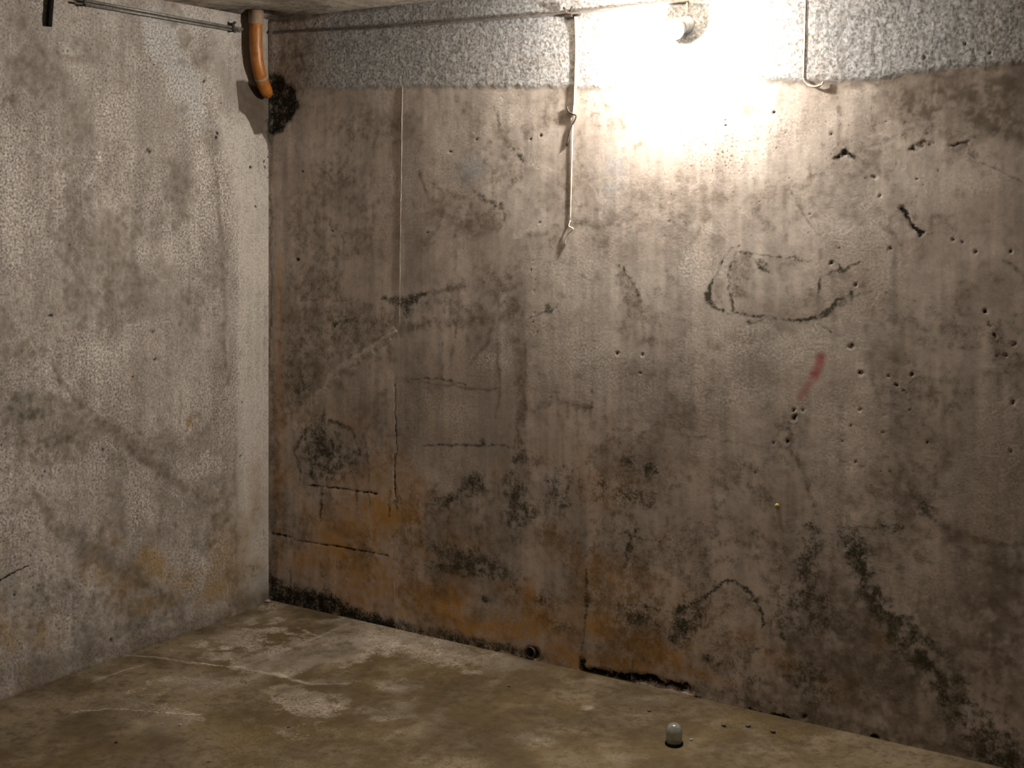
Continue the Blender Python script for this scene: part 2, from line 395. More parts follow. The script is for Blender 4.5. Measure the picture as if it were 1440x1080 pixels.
# two dark lumps and other growth, low centre
B.blob('mold', .85, 884, 652, 17, 14, brk=.35); B.blob('mold', .85, 914, 662, 16, 18, brk=.35)
B.blob('mold', .5, 890, 700, 50, 16, brk=.5); B.blob('grime', .45, 905, 680, 60, 45, brk=.6)
B.poly('mold', .55, [(602, 706), (640, 692), (664, 664), (682, 668), (684, 690), (650, 706), (620, 712)], soft=8, brk=.65)
B.blob('mold', .60, 722, 680, 26, 40, brk=.75); B.blob('mold', .55, 735, 720, 34, 34, brk=.8); B.blob('mold', .4, 735, 640, 30, 26, brk=.8)
B.blob('mold', .5, 845, 690, 20, 30, brk=.8); B.blob('mold', .4, 800, 690, 50, 50, brk=.85); B.blob('grime', .4, 780, 750, 60, 50, brk=.8)
B.blob('mold', .65, 640, 778, 70, 18, -8, brk=.6); B.blob('mold', .55, 700, 800, 60, 24, -8, brk=.7); B.line('mold', .6, 4, [(590, 794), (640, 796), (690, 806)], brk=.4)
B.blob('mold', .55, 650, 800, 70, 20, brk=.8); B.blob('mold', .9, 682, 840, 15, 10, brk=.15); B.blob('mold', .5, 720, 825, 20, 14, brk=.6)
B.line('grime', .45, 10, [(670, 740), (676, 780), (690, 800)], brk=.7)
B.line('mold', .8, [3, 7, 5], [(824, 800), (824, 840), (822, 862)], brk=.3); B.line('mold', .5, 3, [(822, 862), (818, 940)], brk=.4)
B.line('mold', .7, [5, 7, 5], [(893, 735), (885, 762), (882, 800)], brk=.5); B.line('mold', .6, 2.5, [(872, 752), (900, 757), (930, 763)], brk=.3)
B.blob('mold', .5, 895, 870, 40, 24, brk=.7); B.blob('mold', .5, 790, 880, 30, 18, brk=.8); B.blob('mold', .5, 762, 842, 14, 12, brk=.6)
# ochre, rust-coloured stains
for x, y, rx, ry, st in ((540, 722, 38, 30, .85), (505, 745, 40, 30, .6), (580, 722, 30, 28, .7), (470, 760, 60, 40, .4), (430, 790, 40, 40, .4), (520, 800, 90, 45, .40),
                         (622, 846, 50, 40, .75), (580, 840, 60, 40, .45), (660, 880, 60, 26, .6), (720, 885, 50, 26, .5), (760, 870, 40, 40, .6), (745, 830, 20, 40, .5),
                         (850, 880, 34, 30, .85), (905, 905, 58, 22, .85), (930, 925, 50, 22, .75), (880, 930, 60, 20, .7), (800, 925, 60, 26, .4), (1000, 955, 70, 14, .4), (1050, 895, 26, 16, .4),
                         (1240, 905, 30, 26, .40), (1100, 930, 50, 30, .3), (1180, 960, 60, 40, .2), (780, 760, 50, 50, .25), (840, 800, 60, 40, .25), (900, 810, 50, 40, .25)):
    B.blob('ochre', st, x, y, rx, ry, brk=.45)
# foot of the wall: shadow band painted dark, plus broken black edge and holes
B.poly('mold', .95, [(380, 812), (396, 820), (430, 828), (470, 838), (500, 858), (560, 880), (545, 890), (380, 850)], soft=9, brk=.1); B.poly('pit', .40, [(380, 812), (396, 820), (430, 828), (470, 838), (500, 858), (560, 880), (545, 890), (380, 850)], soft=8, brk=.25)  # shadow band, painted through the mold and pit masks
B.line('mold', .75, [13, 12, 11], [(500, 866), (640, 897), (740, 919)], brk=.3); B.line('pit', .4, [5, 5, 5], [(500, 870), (640, 902), (740, 924)], brk=.4)
B.line('pit', .95, [7, 9, 10, 9], [(822, 940), (860, 948), (920, 960), (968, 972)], brk=.45); B.line('h', -.02, [7, 9, 10, 9], [(822, 940), (860, 948), (920, 960), (968, 972)], brk=.5)
B.line('pit', .85, [5, 6, 7, 9, 7, 5], [(970, 984), (1060, 1000), (1150, 1024), (1230, 1046), (1300, 1064), (1380, 1084)], brk=.3)
B.line('grime', .6, 16, [(980, 970), (1100, 995), (1230, 1030), (1440, 1080)], brk=.5)
B.hole(746, 917, 15, .03, .95, 13); B.blob('mold', .8, 750, 920, 26, 14, brk=.4)
B.hole(822, 932, 6, .01, .9, 12); B.hole(1232, 1038, 11, .03, 1.0, 9); B.blob('mold', .7, 838, 940, 20, 10)
B.hole(1130, 1006, 8, .01, .8, 6)
# looping growth, lower right
B.blob('mold', .85, 962, 880, 22, 46, -12, brk=.5); B.blob('mold', .7, 985, 865, 16, 30, brk=.5); B.blob('mold', .6, 950, 900, 18, 24, brk=.5)
B.line('mold', .8, [9, 6, 5, 6, 7, 5], [(950, 858), (985, 842), (1010, 824), (1030, 816), (1056, 836), (1068, 858)], brk=.35)
B.line('mold', .75, [7, 5, 3], [(1062, 846), (1072, 868), (1070, 884)], brk=.35); B.line('mold', .6, 4, [(1056, 918), (1072, 908)], brk=.3)
B.line('mold', .6, [3, 4, 4], [(866, 852), (905, 852), (948, 862)], brk=.35); B.blob('mold', .5, 905, 875, 26, 14, brk=.7)
B.blob('mold', .6, 1030, 938, 12, 12, brk=.4); B.blob('mold', .55, 1005, 930, 26, 14, brk=.6); B.blob('mold', .6, 1099, 892, 10, 14, brk=.4)
B.blob('mold', .45, 1060, 955, 40, 20, brk=.7); B.blob('mold', .45, 1140, 960, 50, 40, brk=.8)
# broad diagonal of growth, right
B.line('mold', .55, [22, 32, 42, 46, 46], [(1190, 770), (1230, 840), (1285, 905), (1345, 985), (1410, 1070)], soft=.8, brk=.75)
B.line('mold', .45, [20, 26, 26], [(1140, 740), (1135, 800), (1150, 880)], brk=.8)
B.line('mold', .45, [20, 26, 20], [(1180, 730), (1210, 780), (1225, 830)], brk=.8)
B.blob('mold', .35, 1130, 860, 60, 60, brk=.85)
B.line('grime', .6, [6, 12, 16, 10, 6], [(1262, 640), (1290, 700), (1335, 752), (1385, 768), (1445, 770)], brk=.6)
B.blob('mold', .45, 1300, 720, 26, 22, brk=.7); B.blob('grime', .5, 1400, 790, 60, 22, brk=.7); B.line('grime', .4, 8, [(1330, 760), (1360, 790), (1440, 800)], brk=.6)
B.blob('mold', .4, 1250, 745, 40, 16, brk=.85); B.blob('mold', .5, 1420, 1060, 40, 60, brk=.5); B.blob('grime', .3, 1400, 900, 60, 160, brk=.7)
B.blob('grime', .4, 1410, 500, 40, 90, brk=.8); B.blob('grime', .35, 1330, 560, 70, 60, brk=.7)
B.line('grime', .55, [5, 6, 6, 6], [(1110, 590), (1112, 630), (1135, 680), (1146, 720)], brk=.5)
for x, y, r in ((1115, 578, 4), (1128, 578, 3), (1117, 588, 5), (1108, 617, 4.5), (1195, 487, 5), (1198, 484, 4), (1210, 525, 6), (1285, 525, 4.5), (1263, 540, 4.5),
                (1250, 527, 3), (1273, 549, 3), (1338, 338, 4.5), (1250, 353, 5), (1388, 436, 5), (1370, 355, 4), (1208, 573, 2.5), (1278, 580, 2.5), (1196, 600, 2.5),
                (1201, 650, 4), (1243, 608, 3), (1185, 622, 2), (1305, 623, 3), (1420, 633, 3), (868, 497, 4), (905, 495, 3), (901, 526, 2.5), (1062, 667, 2), (1400, 470, 4),
                (1426, 482, 4), (1412, 500, 4), (1395, 455, 3), (1423, 565, 4), (1090, 620, 2), (1230, 250, 5), (1290, 250, 3), (1240, 275, 3), (1390, 312, 3), (1418, 352, 3), (1350, 340, 2.5),
                (1168, 370, 4.5), (1180, 350, 3), (1300, 83, 4), (1395, 72, 4), (1360, 60, 3), (1088, 160, 4), (1165, 187, 3), (1200, 400, 3), (1140, 300, 2.5)):
    B.hole(x, y, r)
rs = random.Random(5)
for k in range(95):                                        # scatter of small bug holes where the photo shows them thick
    x0, x1, y0, y1 = rs.choice(((900, 1140, 150, 330), (980, 1180, 120, 260), (1370, 1440, 410, 620), (1180, 1300, 540, 720), (1180, 1320, 150, 260), (880, 1080, 250, 330)))
    B.hole(rs.uniform(x0, x1), rs.uniform(y0, y1), rs.uniform(1.0, 2.5), .002, rs.uniform(.4, .8))
B.blob('speck', .42, 1010, 220, 140, 100, brk=.3); B.blob('speck', .3, 1190, 180, 90, 60, brk=.4); B.blob('speck', .3, 1420, 520, 60, 100, brk=.3); B.blob('speck', .25, 1250, 660, 80, 90, brk=.3); B.blob('speck', .25, 680, 300, 90, 60, brk=.3)
B.blob('rough', .4, 1020, 180, 150, 80, brk=.3)
# pale, creamy patches under the lamp and to the right
for x, y, rx, ry, st in ((1010, 165, 40, 30, .35), (1090, 170, 50, 24, .2), (1210, 130, 40, 14, .4), (1180, 300, 130, 60, .35), (1100, 480, 150, 60, .26),
                         (1000, 380, 60, 50, .3), (1330, 260, 90, 40, .35), (1060, 560, 150, 40, .2), (960, 360, 40, 60, .25), (1390, 250, 60, 30, .3)):
    B.blob('pale', st, x, y, rx, ry, brk=.3)
# damp strip under the render, far right
B.poly('wet', .70, [(1240, 130), (1320, 112), (1445, 98), (1445, 196), (1415, 204), (1390, 200), (1370, 186), (1330, 186), (1300, 196), (1270, 176)], soft=16, brk=.55)
B.blob('wet', .7, 1405, 190, 30, 18, brk=.3); B.blob('wet', .75, 1348, 206, 26, 10, brk=.3); B.blob('wet', .5, 1440, 120, 50, 40, brk=.3)
for x0, y0, x1, y1, w in ((1172, 226, 1186, 216, 5), (1183, 214, 1196, 222, 4), (1284, 209, 1298, 200, 6), (1296, 203, 1312, 198, 4), (1336, 205, 1362, 204, 3)):
    B.line('mold', .75, w * 1.5, [(x0, y0), (x1, y1)], brk=.7, warp=1.2); B.line('pit', .5, w * .7, [(x0, y0), (x1, y1)], brk=.7, warp=1.2); B.line('h', -.0015, w, [(x0, y0), (x1, y1)], brk=.5)
B.line('grime', .4, 6, [(1200, 215), (1240, 200), (1262, 190)], brk=.4)
# figure-like scrawl of soot and the marks round it
for st, w, pts in ((.9, [9, 4, 3.5], [(992, 421), (1004, 432), (1028, 441)]), (.85, [7, 3, 2.5, 2], [(992, 420), (1000, 404), (1012, 385), (1018, 366)]),
                   (.55, 3, [(1012, 374), (1024, 352), (1038, 346)]), (.65, [3, 4, 4, 3], [(1036, 357), (1028, 380), (1026, 410), (1032, 436)]),
                   (.85, [3, 4, 4, 4], [(1030, 438), (1070, 443), (1110, 449), (1140, 450)]), (.95, [5, 6, 6, 5], [(1138, 450), (1158, 444), (1170, 434), (1175, 420)]),
                   (.5, 2.5, [(1036, 357), (1080, 359), (1140, 367)]), (.55, [3, 4], [(1060, 366), (1080, 384)]), (.85, [3, 5, 3], [(1150, 410), (1152, 396), (1156, 388)]),
                   (.7, [3, 4, 3], [(1160, 386), (1182, 379), (1206, 370)]), (.75, [4, 3], [(1168, 366), (1184, 378)]), (.65, [6, 4, 3], [(1176, 428), (1205, 412), (1236, 403)]),
                   (.4, 2.5, [(1236, 403), (1270, 418), (1310, 432)]), (.85, [5, 6], [(1178, 420), (1196, 412)]), (.5, 2.5, [(1046, 448), (1060, 452), (1074, 448)]),
                   (.4, 2, [(1150, 456), (1170, 468)]), (.5, 2, [(1250, 352), (1266, 372)])):
    B.line('mold', st, w, pts, brk=.6, warp=.8)
B.poly('grime', .55, [(1034, 360), (1058, 360), (1056, 384), (1046, 420), (1032, 424), (1028, 390)], soft=6, brk=.4)
B.blob('mold', .55, 1070, 374, 10, 14, brk=.5); B.blob('grime', .35, 1010, 410, 20, 26, brk=.5)
B.line('pit', .85, [6, 5, 7], [(1268, 296), (1278, 312), (1292, 328)], brk=.5, warp=.9); B.line('h', -.002, 7, [(1268, 296), (1278, 312), (1292, 328)], brk=0)
B.line('grime', .5, [6, 6, 3], [(1238, 318), (1250, 328), (1266, 345)], brk=.35)
B.line('grime', .6, [3, 2, 2, 3], [(1112, 266), (1126, 296), (1148, 328), (1154, 330)], brk=.2, warp=.4)
B.line('grime', .65, [2, 2.5, 2], [(1358, 226), (1404, 238), (1440, 258)], brk=.2, warp=.3)
B.line('grime', .35, 6, [(1142, 286), (1150, 300)], brk=.3); B.blob('grime', .4, 1346, 272, 12, 12)
B.line('grime', .5, [3, 4, 3], [(1408, 366), (1425, 372), (1445, 390)], brk=.2); B.blob('mold', .4, 1430, 440, 12, 8); B.blob('grime', .35, 1400, 385, 20, 18)
B.line('grime', .3, 8, [(1000, 480), (1020, 490), (995, 510)], brk=.4); B.line('grime', .3, 6, [(940, 520), (936, 580), (932, 620)], brk=.4)
B.line('grime', .35, 3, [(860, 605), (1000, 614), (1060, 626), (1110, 628)], brk=.5); B.line('grime', .35, 2, [(993, 545), (993, 575)], brk=.2)
B.line('grime', .4, 3, [(1180, 650), (1215, 656)], brk=.3); B.line('grime', .25, 9, [(1230, 470), (1320, 480)], brk=.5)
B.blob('grime', .3, 1340, 460, 40, 20); B.line('grime', .4, 10, [(1220, 690), (1280, 720)], brk=.8)
# red spray mark
B.line('red', .62, [12, 14, 11], [(1155, 504), (1150, 514), (1146, 528)], brk=.2, warp=.3); B.line('red', .38, [11, 9, 8], [(1146, 528), (1134, 545), (1124, 560)], brk=.3, warp=.4)
# drip streaks below the band, plus the hanging wire's shadow painted on it
for x, y0, y1, st in ((1178, 140, 190, .35), (1230, 140, 185, .3), (1275, 130, 190, .35), (1186, 20, 105, .30), (850, 560, 760, .25), (1005, 640, 760, .2), (1240, 150, 180, .3), (620, 460, 530, .2), (1380, 830, 1040, .25), (1290, 830, 960, .2)):
    B.line('grime', st, 7, [(x, y0), (x, y1)], soft=1, brk=.5)  # the wire's shadow goes through the grime mask too
B.poly('wet', .42, [(1010, 960), (1090, 860), (1180, 800), (1290, 830), (1445, 770), (1445, 1095), (1200, 1060), (1000, 995)], soft=45, brk=.6)  # shade of the wall far from the lamp, painted through the wet mask
B.blob('grime', .4, 1180, 900, 160, 90, brk=.6); B.blob('grime', .35, 1000, 760, 160, 60, brk=.7); B.blob('pale', .25, 1180, 470, 130, 70, brk=.3); B.blob('pale', .25, 840, 500, 90, 60, brk=.4)  # more painted shade low down; pale lifts the mid wall in place of light
# keep the corner and outer rims in place
B.h *= sstep(0, .02, U) * sstep(ROOM_Z, ROOM_Z - .02, V) * sstep(ROOM_X, ROOM_X - .1, U)
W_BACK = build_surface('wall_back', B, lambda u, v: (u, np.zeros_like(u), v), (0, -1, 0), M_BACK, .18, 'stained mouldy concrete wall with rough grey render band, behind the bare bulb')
del B

# ------------------------------------------------------------------ left wall
def cv_left(x, y):
    p = on_left(x, y); return -p[1], p[2], depth(p) / F
us = spaced(1.75, .0045, ROOM_Y, 1.3); us = np.concatenate([[-.12, -.06], us])
vs = np.arange(-.06, ROOM_Z + .02, .0045)
L = Surface(us, vs, cv_left, 3)
U, V = L.U, L.V
pale_edge = .16 + .05 * (fbm(U, V, 3, 3, 2) - .5)
smooth = sstep(.06, -.03, U - pale_edge - .12 * sstep(1.5, 2.0, V))
L.m['rough'] += (1 - smooth) * (.65 + .35 * sstep(.4, .6, fbm(U, V, 5, 3, 1)))
L.m['speck'] += (1 - smooth) * (.03 + .22 * sstep(.45, .65, fbm(U, V, 3, 3, 9)))
L.h += .005 * (fbm(U, V, 2.5, 3, 4) - .5) + .0030 * (1 - smooth) * (fbm(U, V, 85, 2, 7) - .5)
L.m['grime'] += .38 * sstep(.50, .68, fbm(U, V, 5, 5, 5, .62)) * (1 - .8 * smooth)
L.m['pale'] += .42 * smooth * sstep(1.98, 1.85, V) + .14 * sstep(.5, .66, fbm(U, V, 4, 4, 6))
L.m['grime'] += .20 * sstep(.5, .2, V) * sstep(.42, .6, fbm(U, V, 8, 4, 8))
L.m['ochre'] += .42 * sstep(.60, .12, V) * sstep(.45, .65, fbm(U, V, 5, 4, 3))
for x, y0, y1, st, w in ((346, 300, 820, .3, 4), (358, 260, 700, .35, 3), (368, 300, 800, .25, 3), (338, 200, 560, .25, 4)):
    L.line('pale', st, w, [(x, y0), (x, y1)], brk=.35)
L.line('grime', .5, [5, 8, 9, 6], [(306, 250), (310, 340), (316, 450), (320, 540)], brk=.45); L.line('grime', .35, 6, [(330, 620), (332, 780)], brk=.4)
L.line('grime', .3, 6, [(262, 260), (266, 380), (264, 470)], brk=.6); L.line('grime', .3, 8, [(190, 300), (186, 380)], brk=.5)
# grey smooth skim, upper middle
L.poly('grey', .75, [(200, 20), (225, 6), (246, 40), (262, 85), (282, 112), (286, 150), (300, 180), (280, 186), (262, 168), (240, 138), (232, 100), (206, 70)], soft=9, brk=.2)
L.blob('grey', .5, 275, 30, 40, 24, brk=.4); L.blob('pale', .35, 325, 60, 26, 60, brk=.3)
L.blob('grime', .45, 262, 60, 16, 26, brk=.4); L.blob('grime', .4, 285, 85, 20, 26, brk=.4); L.blob('pale', .3, 300, 130, 26, 40, brk=.3); L.blob('pale', .4, 330, 200, 40, 50, brk=.3)
L.blob('pale', .35, 285, 240, 20, 60, brk=.4)
# broken-out patch beside the pipe
PATCH = [(333, 113), (344, 113), (360, 120), (378, 128), (386, 150), (386, 225), (378, 214), (374, 196), (370, 188), (359, 190), (352, 172), (346, 162), (337, 155), (335, 135)]
L.poly('wet', 1.0, PATCH, soft=1.6, brk=0, warp=.25); L.poly('h', -.010, PATCH, soft=2, brk=0, warp=.25)
L.line('pit', .8, 3, [(378, 140), (379, 240)], brk=.3)
# pits, dents and small marks
for x, y, r in ((288, 115, 4.5), (311, 143, 3), (308, 188, 3.5), (307, 194, 4.5), (208, 211, 5), (212, 215, 4), (150, 113, 3), (353, 234, 4), (372, 233, 3.5), (360, 290, 3), (72, 442, 6), (216, 463, 6),
                (145, 631, 4), (96, 346, 3), (340, 565, 2.5), (338, 643, 3), (25, 310, 3), (15, 205, 3), (330, 145, 2.5), (220, 505, 4), (18, 835, 5), (155, 900, 5), (132, 922, 4), (62, 662, 3), (186, 530, 3),
                (377, 210, 3), (376, 222, 3), (370, 226, 2.5), (377, 248, 2.5)):
    L.hole(x, y, r, .004, .85)
for x, y, rx, ry, st in ((95, 228, 9, 15, .6), (8, 140, 28, 17, .75), (76, 74, 8, 12, .6), (100, 240, 14, 10, .4), (50, 230, 30, 30, .2), (180, 300, 20, 20, .3), (120, 70, 60, 30, .3), (30, 30, 30, 30, .35), (40, 100, 40, 20, .25),
                         (110, 420, 90, 60, .35), (160, 460, 50, 40, .35), (60, 640, 70, 50, .35), (100, 610, 80, 30, .3), (40, 700, 40, 20, .3), (120, 140, 20, 50, .3), (115, 170, 10, 80, .25)):
    L.blob('grime', st, x, y, rx, ry, brk=.6)
for x, y, rx, ry in ((152, 156, 4, 12), (140, 218, 5, 9), (124, 250, 4, 14), (142, 225, 4, 5), (95, 70, 16, 8)):
    L.blob('pale', .6, x, y, rx, ry, 20, brk=.3)
# diagonal rubbed bands
L.line('grime', .55, [3, 6, 9, 12, 14, 8], [(70, 505), (90, 545), (130, 580), (165, 612), (205, 645), (262, 690)], soft=.9, brk=.35)
L.line('grime', .4, [10, 14, 16], [(150, 590), (190, 630), (240, 668)], brk=.6)
L.line('grime', .55, [8, 16, 18, 16, 10], [(48, 695), (85, 740), (130, 775), (175, 805), (250, 850)], soft=.9, brk=.35)
L.blob('mold', .5, 25, 566, 40, 16, -15, brk=.6); L.blob('mold', .4, 40, 585, 50, 16, brk=.75); L.blob('mold', .3, 60, 830, 60, 30, brk=.8); L.blob('mold', .3, 80, 620, 40, 20, brk=.8)
L.line('pit', .9, [3, 2, 1], [(-4, 817), (20, 805), (42, 793)], brk=.2, warp=.4)
for x, y, rx, ry, st in ((205, 785, 26, 28, .8), (222, 800, 18, 26, .6), (165, 758, 18, 12, .5), (205, 855, 40, 20, .7), (240, 845, 20, 14, .6), (145, 815, 14, 18, .6), (255, 815, 40, 30, .4), (170, 840, 30, 30, .4), (190, 820, 50, 40, .4), (60, 888, 10, 6, .5),
                         (360, 700, 12, 80, .4), (350, 800, 30, 30, .5), (300, 835, 40, 20, .4), (30, 880, 60, 30, .25), (170, 690, 20, 10, .25)):
    L.blob('ochre', st, x, y, rx, ry, brk=.45)
L.line('ochre', .95, [4, 6, 2], [(270, 584), (266, 596), (263, 606)], brk=.1, warp=.3); L.blob('ochre', .7, 310, 692, 3, 6)
L.m['wet'] += .75 * sstep(.085, .02, V - .03 * (fbm(U, V, 6, 3, 4) - .3)) * (.5 + .5 * sstep(.3, .6, fbm(U, V, 10, 3, 6)))
L.line('wet', .45, [14, 12, 10, 10], [(375, 835), (300, 862), (200, 900), (-10, 965)], soft=1, brk=.4)
L.blob('wet', .45, 335, 848, 50, 22, brk=.3); L.blob('wet', .35, 40, 930, 70, 30, brk=.5)
# mortar fillet along the foot
L.h *= sstep(0, .02, U) * sstep(ROOM_Z, ROOM_Z - .02, V)
L.h += (.030 + .012 * (fbm(U, V, 8, 3, 5) - .5)) * sstep(.075, .0, V) ** 1.5 * sstep(0, .1, U) * sstep(ROOM_Y, ROOM_Y - .1, U)
W_LEFT = build_surface('wall_left', L, lambda u, v: (np.zeros_like(u), -u, v), (1, 0, 0), M_LEFT, .18, 'rough rendered grey-brown concrete wall left of the corner')
del L

# ------------------------------------------------------------------ floor
def cv_floor(x, y):
    p = on_floor(x, y); return p[0], -p[1], depth(p) / F
us = np.concatenate([[-.1, -.03], spaced(2.9, .0075, ROOM_X + .05)]); vs = np.concatenate([[-.1, -.03], spaced(2.6, .0075, ROOM_Y + .05)])
G = Surface(us, vs, cv_floor, 6, 1.6)
U, V = G.U, G.V
G.h += .010 * (fbm(U, V, 1.6, 3, 2) - .5) + .004 * (fbm(U, V, 12, 4, 3) - .5)
G.m['rough'] += .35 * sstep(.4, .6, fbm(U, V, 4, 3, 1))
G.m['grime'] += .45 * sstep(.46, .64, fbm(U, V, 3.2, 5, 4, .6)) + .25 * sstep(.5, .65, fbm(U, V, 11, 4, 7))
G.m['speck'] += .03
G.m['pale'] += .35 * sstep(.50, .64, fbm(U, V, 6, 5, 5, .6)) * sstep(1.0, .3, np.hypot(U - .6, V - .35))
def fl(ch, st, x, y, rx, ry, brk=.45, soft=1.0):             # patch of the screed; outline in floor metres
    u, v, k = cv_floor(x, y); u2, v2, _ = cv_floor(x + rx, y); u3, v3, _ = cv_floor(x, y + ry)
    e1 = np.array([u2 - u, v2 - v]); e2 = np.array([u3 - u, v3 - v])
    iv = np.linalg.inv(np.stack([e1, e2], 1))
    X = G.WU - u; Y = G.WV - v
    d = np.hypot(iv[0, 0] * X + iv[0, 1] * Y, iv[1, 0] * X + iv[1, 1] * Y)
    t = np.clip((1 - d) / soft, 0, 1); t = t * t * (3 - 2 * t)
    n = G.brk * .5 + G.brk2 * .5
    G._put(ch, (slice(None), slice(None)), st * t * np.clip(1 - brk + brk * sstep(.38, .60, n) * 1.5, 0, 1.5))
for x, y, rx, ry, st in ((470, 905, 100, 30, .55), (640, 925, 90, 22, .5), (560, 905, 90, 24, .55), (720, 935, 60, 14, .35), (400, 930, 70, 26, .35), (280, 905, 20, 9, .6), (316, 911, 14, 5, .6), (388, 873, 22, 8, .55), (410, 890, 10, 4, .6),
                         (300, 960, 100, 20, .35), (450, 985, 20, 4, .2), (460, 960, 60, 10, .35), (560, 965, 50, 12, .45), (670, 945, 30, 5, .5), (40, 990, 40, 16, .35), (138, 955, 14, 8, .5), (230, 955, 30, 12, .3), (210, 962, 10, 4, .4),
                         (840, 960, 30, 8, .3), (900, 985, 70, 10, .3), (750, 1040, 60, 16, .35), (880, 1065, 60, 12, .35), (830, 995, 14, 4, .45)):
    fl('pale', st, x, y, rx, ry)
for x, y, rx, ry, st in ((740, 1003, 70, 12, .55), (640, 1025, 60, 14, .55), (840, 1015, 70, 14, .6), (900, 1032, 50, 14, .5), (690, 975, 40, 10, .4), (380, 1010, 90, 30, .2), (110, 1010, 70, 14, .25), (60, 960, 80, 20, .45), (200, 1050, 90, 20, .12), (450, 1060, 120, 20, .3), (30, 1040, 60, 40, .45),
                         (300, 885, 40, 14, .5), (320, 1000, 60, 14, .12), (250, 930, 50, 10, .35), (340, 862, 40, 10, .5), (600, 1060, 60, 20, .35), (1000, 1060, 60, 20, .35), (1070, 1045, 90, 18, .4), (880, 1030, 80, 16, .3), (770, 965, 60, 8, .35), (160, 985, 60, 12, .35), (500, 1010, 60, 18, .3)):
    fl('grime', st, x, y, rx, ry)
for x, y, rx, ry, st in ((330, 1030, 120, 40, .3), (120, 1060, 120, 40, .3), (450, 905, 60, 16, .2), (900, 1060, 200, 30, .25), (1060, 1010, 80, 14, .2)):
    fl('ochre', st, x, y, rx, ry)
for st, w, pts in ((.9, [4, 4, 3, 4, 6], [(178, 921), (215, 925), (270, 932), (335, 938), (400, 952)]), (.6, [6, 5, 4], [(395, 950), (440, 962), (490, 962)]), (.7, [3, 3, 3], [(338, 938), (390, 918), (446, 894)]), (.5, 3, [(420, 882), (446, 894)]),
                   (.75, [2, 3, 2, 3], [(105, 1002), (150, 996), (210, 1000), (282, 1004)]), (.45, 4, [(440, 896), (490, 876)]), (.5, 3, [(130, 958), (180, 942), (200, 936)])):
    G.line('pale', st, w, pts, brk=.3, warp=.6)
G.line('h', .004, 5, [(178, 921), (335, 938), (400, 952)], brk=0)
G.line('grime', .7, 8, [(-40, 992), (150, 922), (260, 882), (375, 842)], brk=.3)
G.line('pit', .45, 3, [(-40, 992), (150, 922), (260, 882), (370, 843)], brk=.4)
for x, y, r in ((253, 1020, 3), (164, 1044, 3), (406, 1023, 3), (595, 957, 3), (716, 964, 3), (560, 1013, 2.5), (292, 1070, 3), (534, 906, 2), (1018, 1022, 3)):
    G.blob('pit', .8, x, y, r, r, soft=.6, brk=0, warp=.2)
G.h *= sstep(0, .03, U) * sstep(0, .03, V)
FLOOR = build_surface('floor', G, lambda u, v: (u, -v, np.zeros_like(u)), (0, 0, 1), M_FLOOR, .15, 'dirty brown concrete floor with pale mineral crack lines')
del G

# ------------------------------------------------------------------ ceiling and the unseen walls
us = np.concatenate([[-.1], spaced(1.5, .012, ROOM_X + .1, 1.3)]); vs = np.concatenate([[-.1], spaced(.9, .012, ROOM_Y + .1, 1.3)])
K = Surface(us, vs, lambda x, y: (0, 0, .003), 9)
U, V = K.U, K.V
K.h += .010 * (fbm(U, V, 4, 3, 2) - .5) + .004 * (fbm(U, V, 25, 2, 3) - .5)
K.m['grime'] += .35 * sstep(.45, .65, fbm(U, V, 5, 4, 4)) + .8 * sstep(.30, .05, np.hypot(U - .07, V - .14) + .1 * (fbm(U, V, 12, 3, 6) - .5))
K.m['rough'] += .5
K.h -= .03 * sstep(.12, .05, np.hypot(U - .052, V - .122))
K.h *= sstep(0, .04, U) * sstep(0, .04, V)
K.h = np.minimum(K.h, .003)
CEIL = build_surface('ceiling', K, lambda u, v: (u, -v, np.full_like(u, ROOM_Z)), (0, 0, -1), M_CEIL, .15, 'bare concrete ceiling slab above the corner')
del K

def coarse_wall(name, us, to3d, nrm, mat, label):
    S = Surface(us, np.arange(-.05, ROOM_Z + .04, .05), lambda x, y: (0, 0, .003), 4)
    S.h += .008 * (fbm(S.U, S.V, 2, 3, 2) - .5)
    S.m['grime'] += .4 * sstep(.5, .65, fbm(S.U, S.V, 4, 4, 5)); S.m['rough'] += .5
    return build_surface(name, S, to3d, nrm, mat, .18, label)
coarse_wall('wall_right', np.arange(-.1, ROOM_Y + .1, .05), lambda u, v: (np.full_like(u, ROOM_X), -u, v), (-1, 0, 0), M_FAR, 'rendered concrete wall opposite the left wall, out of view')
coarse_wall('wall_front', np.arange(-.1, ROOM_X + .1, .05), lambda u, v: (u, np.full_like(u, -ROOM_Y), v), (0, 1, 0), M_FAR, 'concrete wall behind the viewer, out of view')

# ------------------------------------------------------------------ mesh helpers for the things
def tube(bm, pts, r, seg=12, cap=True, closed=False):
    """swept tube; r is a number or a list per point"""
    P = [Vector(p) for p in pts]; n = len(P)
    R = r if isinstance(r, (list, tuple)) else [r] * n
    prev = None; rings = []
    for i in range(n):
        tan = (P[min(i + 1, n - 1)] - P[max(i - 1, 0)]).normalized()
        if prev is None:
            ref = Vector((0, 0, 1)) if abs(tan.z) < .9 else Vector((1, 0, 0)); a = tan.cross(ref).normalized()
        else:
            a = (prev - tan * prev.dot(tan)).normalized()
        prev = a; b = tan.cross(a)
        rings.append([bm.verts.new(P[i] + (a * math.cos(2 * math.pi * k / seg) + b * math.sin(2 * math.pi * k / seg)) * R[i]) for k in range(seg)])
    for i in range(n - 1):
        for k in range(seg):
            f = bm.faces.new((rings[i][k], rings[i][(k + 1) % seg], rings[i + 1][(k + 1) % seg], rings[i + 1][k])); f.smooth = True
    if cap:
        bm.faces.new(rings[0][::-1]); bm.faces.new(rings[-1])
